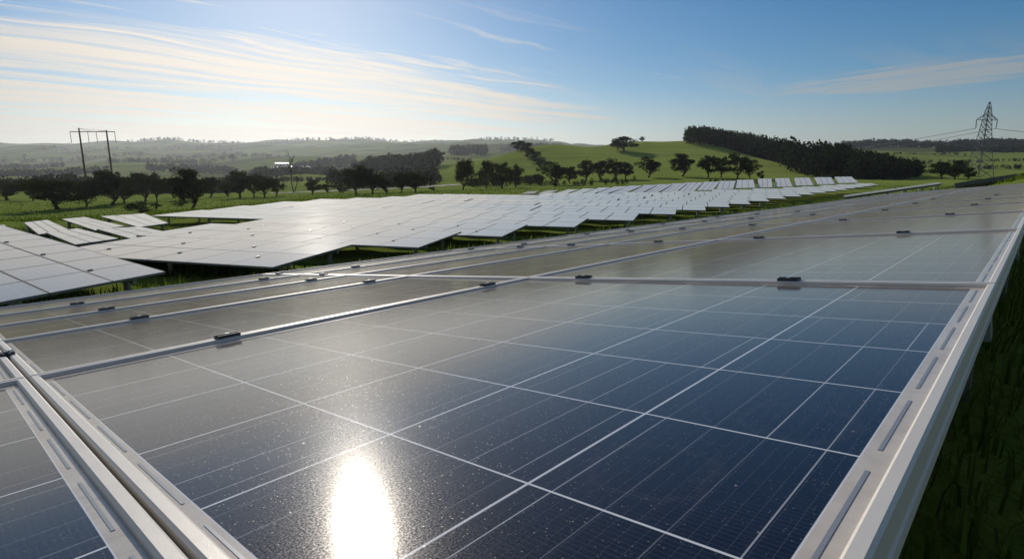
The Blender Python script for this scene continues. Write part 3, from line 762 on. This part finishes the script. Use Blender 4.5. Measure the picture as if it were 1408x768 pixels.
for a in [
 (428, 267, 245, 26, 'oak', 'small thin-crowned tree right of the tall bare tree', CT),
 (449, 265, 250, 26, 'bush', 'left half of the dark hedge left of the paired oaks', CT),
 (470, 265, 249, 26, 'bush', 'right half of the dark hedge left of the paired oaks', CT),
 (489, 268, 225.5, 40, 'oak', 'left one of the paired tall oaks at the pale road', CT),
 (511, 268.5, 227, 38, 'oak', 'right one of the paired tall oaks at the pale road', CT),
 (530, 266, 240, 28, 'bush', 'shadowy thicket between the paired oaks and the next oaks', CT),
 (551, 266, 236, 27, 'oak', 'round oak in the shade right of the thicket', CT),
 (571, 265.5, 233.5, 38, 'round', 'broad round-headed tree with a small bush at its right foot', CT),
 (594, 262, 255, 12, 'bush', 'small round bush at the foot of the round-headed tree', CT),
 (636, 261, 211.5, 36, 'tall', 'tall lone tree with a lumpy two-part crown before the green hill', CT),
 (669, 258.5, 214.5, 28, 'tall', 'taller ragged tree at the left of the group below the copse', CT),
 (690, 259, 220, 36, 'oak', 'full oak in the middle of the group below the copse', CT),
 (709, 258, 226, 26, 'oak', 'right hand lower oak of the group below the copse', CT),
 (741, 254.5, 236, 20, 'bush', 'low bushy tree on the left of the wide oak on the bank', CT),
 (762, 255, 217.5, 42, 'oak', 'wide oak on the grass bank below the hill', CT),
 (784, 252, 228, 24, 'oak', 'lower tree joined to the right of the wide bank oak', CT),
 (806, 249, 217.5, 34, 'oak', 'first tree of the joined clump under the hill tree', CT),
 (826, 248, 216.5, 26, 'tall', 'slender tree within the joined clump under the hill tree', CT),
 (846, 247, 217.5, 30, 'oak', 'fourth tree of the joined clump, thick crown', CT),
 (860, 246.5, 221, 24, 'round', 'last low tree of the joined clump under the hill tree', CT),
 (892, 244, 211.5, 34, 'oak', 'single round oak right of the joined clump', CT),
 (938, 243, 209.5, 38, 'oak', 'single wide oak in the middle of the green hill foot', CT),
 (974, 244, 209.5, 30, 'tall', 'leftmost of the four trees at the right foot of the hill', CT),
 (992, 244, 213, 26, 'oak', 'second of the four trees at the right foot of the hill', CT),
 (1014, 246, 208.5, 34, 'oak', 'third and tallest of the four trees at the right foot of the hill', CT),
 (1032, 246, 216, 24, 'oak', 'fourth of the four trees at the right foot of the hill', CT),
 (1046, 246, 232, 14, 'bush', 'small bush next to the four trees at the hill foot', CT)]:
    tree(*a, y0=95)
HT = 'trees on the green hill'
for a in [
 (712, 207, 191.5, 24, 'round', 'top tree of the dark copse running down the left of the hill', HT),
 (724, 212, 194, 26, 'round', 'second tree down in the dark copse on the hill', HT),
 (733, 221, 204, 24, 'round', 'third tree down in the dark copse on the hill', HT),
 (742, 230, 214, 20, 'bush', 'lowest tree of the dark copse, above the wide bank oak', HT),
 (857, 208, 185.5, 40, 'round', 'big lone round tree high on the green hill', HT),
 (848, 206, 191, 20, 'round', 'smaller crown merged with the left of the lone hill tree', HT),
 (881, 193.5, 187.5, 9, 'oak', 'tiny lone tree on the crest of the green hill', HT)]:
    tree(*a, y0=190, y1=345)
RT = 'trees at the foot of the pylon'
for a in [
 (1296, 246, 220, 34, 'round', 'dark rounded tree left of the lattice pylon', RT),
 (1314, 247, 226, 30, 'round', 'lower dark tree right beside the rounded tree by the pylon', RT),
 (1318, 244, 217, 20, 'round', 'small crown showing above the low dark tree by the pylon', RT),
 (1332, 248, 228, 18, 'oak', 'thin pale tree against the legs of the lattice pylon', RT),
 (1150, 246, 232, 22, 'bush', 'bush at the right end of the separated tables under the forest', RT)]:
    tree(*a, y0=105)
# distant separate trees in the valley
for i, a in enumerate([
 (308, 222, 213, 9, 'round', 'left of two small round trees on the far crest above the oak row'), (322, 221, 211.5, 13, 'round', 'right of two small round trees on the far crest above the oak row'),
 (602, 224, 204, 15, 'round', 'round tree standing proud at the right of the hazy wood'), (38, 216, 211, 7, 'round', 'tiny hazy tree on the far plain at the left'),
 (297, 223, 217, 8, 'round', 'tiny bush beside the small round trees on the far crest')]):
    tree(*a, 'distant single trees in the valley', y0=500, y1=2200)
# tall bare tree
x, Y, z = ground_at(402, 265, 90); h = float(zy(213))*Y - z
rt = empty('bare_tree', (x, Y, z), 'tall leafless tree with a thin forked stem in front of the white farm', 'tree')
mb = MB(); r = np.random.default_rng(5)
def limb(p, d, L, rad, dep):
    q = p + d*L*.5 + Vector(r.normal(size=3))*L*.03; e = p + d*L + Vector(r.normal(size=3))*L*.05
    mb.tube([p, q, e], [rad, rad*.8, rad*.55], 5)
    if dep:
        for _ in range(3 if dep > 1 else 4):
            limb(p.lerp(e, r.uniform(.45, 1)), (d + Vector(r.normal(size=3))*.42 + Vector((0,0,.25))).normalized(), L*r.uniform(.38,.6), rad*.5, dep-1)
limb(Vector((0,0,-.1)), Vector((-.06,0,1)).normalized(), h*.62, h*.016, 3)
limb(Vector((.02*h,0,0)), Vector((.36,0,.93)).normalized(), h*.40, h*.011, 2)
limb(Vector((-.05*h,0,h*.55)), Vector((.1,.1,1)).normalized(), h*.42, h*.010, 3)
mb.build('trunk', M['bark'], rt, smooth=True)

# ------------------------------------------------------------------ woods that read as one mass
def woods(name, label, pts, hpx, n, nl=70, leaf=(.05, .11), dens=1.0, flat=.9, mat='forest'):
    """pts: function(k) -> (px, Y); crowns of leaf faces set on the ground"""
    V = []
    for k in range(n):
        px, Y = pts(k); x = u_of(px)*Y; z = g1(x, Y); h = hpx/781.6*Y*rng.uniform(.72, 1.18) if not callable(hpx) else hpx(px, Y)*rng.uniform(.78, 1.15)
        rx = h*rng.uniform(.30, .46)
        d = rng.normal(size=(nl, 3)); d /= np.linalg.norm(d, axis=1)[:, None]
        ctr = np.array([x, Y, z + h*.48]) + d*np.array([rx, rx, h*.50])*(.55 + .5*rng.random((nl, 1)))
        a = rng.normal(size=(nl, 3)); a /= np.linalg.norm(a, axis=1)[:, None]
        b_ = np.cross(a, rng.normal(size=(nl, 3))); b_ /= np.linalg.norm(b_, axis=1)[:, None]
        sz = h*rng.uniform(leaf[0], leaf[1], nl)[:, None]
        V.append(np.stack([ctr - a*sz, ctr + b_*sz*.8, ctr + a*sz, ctr - b_*sz*.8], 1))
    V = np.concatenate(V).reshape(-1, 3)
    tag(link(name, np_mesh(name, V, np.arange(len(V)).reshape(-1, 4), [M[mat]])), label, None, None, 'stuff')
U = rng.uniform
def ridge(k):
    px = U(942, 1100); return px, float(np.interp(px, [940, 1010, 1060, 1100], [338, 345, 345, 335])) + U(-4, 130)
woods('forest', 'dark pine plantation along the ridge of the green hill', ridge, lambda px, Y: float(np.interp(px, [940, 1000, 1100], [9.5, 10.5, 12])), 420, 110, (.04,.08))
def spur(k):
    px = U(1040, 1262)
    lo = float(np.interp(px, [1040, 1100, 1180, 1262], [330, 230, 205, 200])); hi = float(np.interp(px, [1040, 1100, 1180, 1262], [400, 430, 400, 300]))
    return px, U(lo, hi)
woods('forest', 'dark wood filling the slope down to the right of the hill', spur, lambda px, Y: float(np.interp(px, [1040, 1150, 1262], [12, 11, 6])), 520, 110, (.04,.08))
woods('treeline', 'dark treeline on the far ridge at the right', lambda k: (U(1115, 1470), U(1130, 1260)), lambda px, Y: 14.0, 620, 50, (.07,.13))
woods('treeline', 'second belt of trees below the far right ridge', lambda k: (U(1285, 1470), U(800, 930)), lambda px, Y: 11.0, 260, 60, (.06,.12))
woods('woods', 'hazy wood with a flat top behind the middle trees', lambda k: (lambda p: (p, float(np.interp(p, [485, 540, 600], [560, 520, 430])) + U(-40, 90)))(U(487, 600)), lambda px, Y: 13.0, 260, 70, (.06,.11))
woods('woods', 'shadowy thicket on the slope behind the paired oaks', lambda k: (U(455, 600), U(205, 330)), lambda px, Y: 6.0, 170, 70, (.06,.11))
woods('woods', 'low dark belt of trees behind the group below the copse', lambda k: (U(640, 745), U(150, 172)), lambda px, Y: 2.6, 60, 70, (.06,.11))
woods('hedgerow', 'low thicket under the trees on the grass bank below the hill', lambda k: (U(735, 875), U(128, 160)), lambda px, Y: 1.2, 46, 60, (.07,.13))
woods('hedgerow', 'low thicket under the four trees at the right foot of the hill', lambda k: (U(968, 1050), U(122, 140)), lambda px, Y: 1.0, 24, 60, (.07,.13))
woods('hedgerow', 'thin hedge lines across the fields of the lower left valley', lambda k: (lambda b: (U(b[0], b[1]), b[2] + U(-6, 6)))(random.choice([(60, 420, 480), (180, 480, 640), (300, 470, 390), (-40, 240, 560), (400, 640, 820)])), lambda px, Y: 3.6, 420, 34, (.10,.18))
woods('hedgerow', 'thin hedge lines across the green fields at the right', lambda k: (lambda b: (U(b[0], b[1]), b[2] + U(-5, 5)))(random.choice([(1180, 1440, 520), (1260, 1450, 380), (1150, 1330, 690)])), lambda px, Y: 2.8, 190, 34, (.10,.18))
woods('woods', 'grey hazy wood on the lower slope left of the flat-topped wood', lambda k: (U(345, 460), U(520, 700)), lambda px, Y: 10.0, 150, 60, (.07,.12))
woods('woods', 'pale hazy grove around the white farm', lambda k: (U(405, 490), U(900, 1050)), lambda px, Y: 12.0, 130, 40, (.08,.14))
woods('woods', 'hazy copse on the slope below the far ridge', lambda k: (U(620, 668), U(1000, 1250)), lambda px, Y: 17.0, 90, 40, (.08,.14))
woods('woods', 'blue-grey wood on the ridge left of the green hill', lambda k: (U(690, 775), U(1500, 1700)), lambda px, Y: 16.0, 160, 35, (.08,.14))
woods('woods', 'dim belt of trees in the hollow behind the left tree row', lambda k: (U(-60, 330), U(240, 330)), lambda px, Y: 6.5, 240, 50, (.07,.13))
woods('woods', 'long hazy belts of trees across the far left plain', lambda k: (lambda b: (U(*b[0]), U(*b[1])))(random.choice([((-60,150),(820,900)), ((-60,90),(1300,1420)), ((205,330),(900,1040)), ((150,300),(1300,1400)), ((-60,200),(1900,2050)), ((230,420),(1700,1900)), ((60,330),(2500,2800))])), lambda px, Y: 12.0, 700, 28, (.09,.16))
woods('woods', 'fringe of trees along the crest of the far hills', lambda k: (U(180, 760), U(3300, 3500)), lambda px, Y: 17.0, 420, 16, (.12,.2))

# ------------------------------------------------------------------ power lines
def pylon():
    Y = 215.0; px = 1346; x = u_of(px)*Y; z = g1(x, Y); h = float(zy(140))*Y - z
    rt = empty('pylon', (x, Y, z), 'steel lattice pylon with one cross arm at the right edge', 'pylon'); rt.rotation_euler = (0, 0, R(8))
    def half(t): return np.interp(t, [0, .30, .62, .80, .90, 1.0], [3.3, 2.3, 1.35, .95, .65, .08])*h/29
    mb = MB(); L = [0, .12, .23, .33, .42, .50, .57, .64, .70, .76, .82, .88, .94, 1.0]
    for i in range(len(L)-1):
        w0, w1 = half(L[i]), half(L[i+1]); z0, z1 = L[i]*h, L[i+1]*h
        c0 = [(-w0,-w0), (w0,-w0), (w0,w0), (-w0,w0)]; c1 = [(-w1,-w1), (w1,-w1), (w1,w1), (-w1,w1)]
        for k in range(4):
            k2 = (k+1) % 4
            mb.bar((*c0[k], z0), (*c1[k], z1), .20); mb.bar((*c0[k], z0), (*c1[k2], z1), .11); mb.bar((*c0[k2], z0), (*c1[k], z1), .11)
            if i: mb.bar((*c0[k], z0), (*c0[k2], z0), .10)
    mb.build('lattice_tower', M['lattice'], rt)
    mb = MB(); az = .765*h; at_ = .845*h; al = 4.7*h/29
    for s in (-1, 1):
        for y in (-.6, .6):
            mb.bar((s*.9, y, az), (s*al, 0, az), .16); mb.bar((s*.7, y, at_), (s*al, 0, az+.1), .13)
        for f in (.3, .55, .78): 
            mb.bar((s*(.9+(al-.9)*f), 0, az), (s*(.8+(al-.8)*f), 0, at_+(az-at_)*f), .09)
    mb.build('cross_arm', M['lattice'], rt)
    ends = []
    for s in (-1, 1):
        mb = MB(); e = Vector((s*al - .25*s, 0, az - .11*h)); mb.tube([(s*al, 0, az), e], [.13, .13], 6); mb.build('insulator', M['insulator'], rt)
        ends.append(Matrix.Translation(rt.location) @ Matrix.Rotation(R(8), 4, 'Z') @ e)
    return ends
pe = pylon()
def wire(p, q, sag, rad, label):
    mb = MB(); pts = []
    for i in range(25):
        f = i/24; c = p.lerp(q, f); c.z -= sag*4*f*(1-f); pts.append(c)
    mb.tube(pts, [rad]*25, 4); tag(mb.build('power_line', M['wire']), label, 'power line', 'power lines')
wire(pe[0], at(1060, 214, 700), 3.0, .085, 'upper thin wire running left from the lattice pylon over the ridge')
wire(pe[1], at(1050, 219, 690), 4.5, .085, 'lower thin wire running left from the lattice pylon to the ridge')
wire(pe[1], at(1620, 196, 150), .6, .07, 'wire running right from the pylon out of the photo')
def hframe():
    Y = 235.0; rt = None; tops = []
    for i, (pb, pt_, ytop) in enumerate(((118, 109, 176), (154.5, 146, 179))):
        xb = u_of(117 if i == 0 else 154)*Y; zb = g1(xb, Y)
        if rt is None: rt = empty('timber_pole_frame', (xb, Y, zb), 'two leaning timber poles joined by a high crossbar, above the left trees', 'power pole')
        top = at(pt_, ytop, Y); inv = Matrix.Translation(-rt.location)
        # the lens leans the poles in the picture; in the valley they stand upright
        top.x = u_of(117 if i == 0 else 154)*Y + (top.x - top.x)
        mb = MB(); mb.tube([(xb, Y, zb-1), (xb, Y, (zb+top.z)/2), (xb, Y, top.z)], [.42, .36, .27], 10); mb.build('pole', M['wood'], rt, inv, smooth=True)
        tops.append(Vector((xb, Y, top.z)))
    a, b_ = tops; d = (b_ - a); d.z = 0; L = d.length; d.normalize(); inv = Matrix.Translation(-rt.location)
    za = a.z - 1.5
    mb = MB(); p = Vector((a.x, Y-.35, za)) - d*3.6; q = Vector((b_.x, Y-.35, za)) + d*3.6; mb.bar(p, q, .22, .30); mb.build('crossbar', M['wood'], rt, inv)
    mb = MB(); mb.bar(Vector((a.x, Y, a.z-.2)), Vector((a.x, Y-.35, za)) + d*L*.5, .10); mb.bar(Vector((b_.x, Y, b_.z-.2)), Vector((a.x, Y-.35, za)) + d*L*.5, .10); mb.bar(Vector((a.x, Y, a.z-.25)), Vector((b_.x, Y, b_.z-.25)), .08); mb.build('brace', M['wood'], rt, inv)
    ends = []
    for s in (-3.5, L*.33, L*.64, L+3.5):
        c = Vector((a.x, Y-.35, za)) + d*s; mb = MB(); mb.tube([c, c - Vector((0,0,4.4))], [.10, .10], 6); mb.build('insulator', M['insulator'], rt, inv); ends.append(c - Vector((0,0,4.4)))
    return ends
he = hframe()
wire(he[0], at(-160, 208, 420), 4.0, .05, 'faint wire leaving the timber pole frame to the left')
wire(he[1], at(-200, 214, 430), 4.0, .05, 'second faint wire below it leaving the timber pole frame')

# ------------------------------------------------------------------ the white farm far off
def building(px, Y, L, D, hw, hr, rot, label, nwin, name='farm_building'):
    x = u_of(px)*Y; z = g1(x, Y); rt = empty(name, (x, Y, z), label, 'building', 'white farm buildings'); rt.rotation_euler = (0, 0, R(rot))
    mb = MB(); mb.box((0, 0, hw/2-1), (L, D, hw+2))
    mb.v += [(-L/2, -D/2, hw), (-L/2, D/2, hw), (-L/2, 0, hw+hr-.1), (L/2, -D/2, hw), (L/2, D/2, hw), (L/2, 0, hw+hr-.1)]; i = len(mb.v)-6
    mb.f += [(i, i+2, i+1), (i+3, i+4, i+5)]; mb.mi += [0, 0]; mb.build('wall', M['white_wall'], rt)
    mb = MB(); e = .6
    for s in (-1, 1):
        P = [(-L/2-e, s*(D/2+e), hw-.2), (L/2+e, s*(D/2+e), hw-.2), (L/2+e, 0, hw+hr), (-L/2-e, 0, hw+hr)]
        mb.hexa([Vector(p) for p in P] + [Vector(p) + Vector((0,0,.3)) for p in P])
    mb.build('roof', M['white_roof'], rt)
    for k in range(nwin):
        mb = MB(); mb.box((-L/2 + L*(k+.5)/nwin, -D/2-.06, hw*.55), (L/nwin*.45, .12, hw*.4)); mb.build('window', M['window'], rt)
    mb = MB(); mb.box((L*.08, -D/2-.08, 1.1), (1.6, .16, 2.2)); mb.build('door', M['window'], rt)
for a in [(381, 1010, 17, 22, 4, 2.3, 22, 'left white house with a pale roof in the hillside farm', 3), (393, 1000, 13, 20, 5, 2.1, 20, 'taller white house in the middle of the hillside farm', 3), (404, 1015, 14, 20, 3.6, 2.1, 24, 'right white house of the hillside farm beside the grove', 3), (389, 1075, 24, 24, 5, 2.5, 21, 'rear white house above the middle of the hillside farm', 4), (420, 960, 26, 20, 2.6, 2.1, 21, 'long low white shed to the right of the hillside farm', 5)]:
    building(*a)

# ------------------------------------------------------------------ grass and weeds
def blades(name, label, P, hmin, hmax, wd, lean=.5):
    n = len(P); x, y = P[:, 0], P[:, 1]; z = G(x, y)
    h = rng.uniform(hmin, hmax, n)*(.6 + .8*rng.random(n)**2); th = rng.uniform(0, 2*math.pi, n); le = h*lean*rng.random(n)
    sx, sy = np.cos(th + 1.57), np.sin(th + 1.57); w2 = wd*rng.uniform(.6, 1.4, n)
    b0 = np.stack([x - sx*w2, y - sy*w2, z - .02], -1); b1 = np.stack([x + sx*w2, y + sy*w2, z - .02], -1)
    mx_, my_ = x + np.cos(th)*le*.35, y + np.sin(th)*le*.35
    m0 = np.stack([mx_ + sx*w2*.8, my_ + sy*w2*.8, z + h*.6], -1); m1 = np.stack([mx_ - sx*w2*.8, my_ - sy*w2*.8, z + h*.6], -1)
    tp = np.stack([x + np.cos(th)*le + sx*w2*.1, y + np.sin(th)*le + sy*w2*.1, z + h], -1); tq = tp - np.stack([sx*w2*.2, sy*w2*.2, 0*x], -1)
    V = np.stack([b0, b1, m0, m1, m1, m0, tp, tq], 1).reshape(-1, 3); F = np.arange(len(V)).reshape(-1, 4)
    tag(link(name, np_mesh(name, V, F, [M['grass']])), label, None, None, 'stuff')
def ab(a, b_): return np.stack([a*A2[0] + b_*B2[0], a*A2[1] + b_*B2[1]], -1)
n = 52000; a = rng.uniform(0, 1, n)**1.6*75 - 7; b_ = rng.uniform(6.5, 16.5, n)
keep = np.sin(a*1.7 + b_*.9) + np.sin(a*.63 - b_*1.3 + 2) + rng.normal(size=n)*.7 > -.4
blades('grass', 'bright weeds and grass in the aisle beyond the near table', ab(a, b_)[keep], .10, .34, .022)
n = 30000; a = rng.uniform(.5, 1, n)*0 + .6 + 14*rng.random(n)**1.6; b_ = -.9 + 3.2*rng.random(n)
blades('grass', 'dark shaded grass beside the right edge of the near table', ab(a, b_), .04, .125, .0028, .9)
Yg = rng.uniform(16, 30, 20000); pxg = rng.uniform(-10, 330, 20000)
Pg = np.stack([u_of(pxg)*Yg, Yg], -1); blades('grass', 'grass between the left side table and the valley rows', Pg, .08, .28, .02)
Yg = np.exp(rng.uniform(math.log(36), math.log(120), 30000)); pxg = rng.uniform(-20, 1420, 30000)
okb = Yg > np.interp(pxg, [0, 200, 420, 560, 700, 1000, 1200, 1408], [31, 34, 50, 64, 80, 95, 108, 30])
Pg = np.stack([u_of(pxg)*Yg, Yg], -1)[okb]; blades('grass', 'rough meadow grass around the far borders of the solar field', Pg, .10, .28, .05)
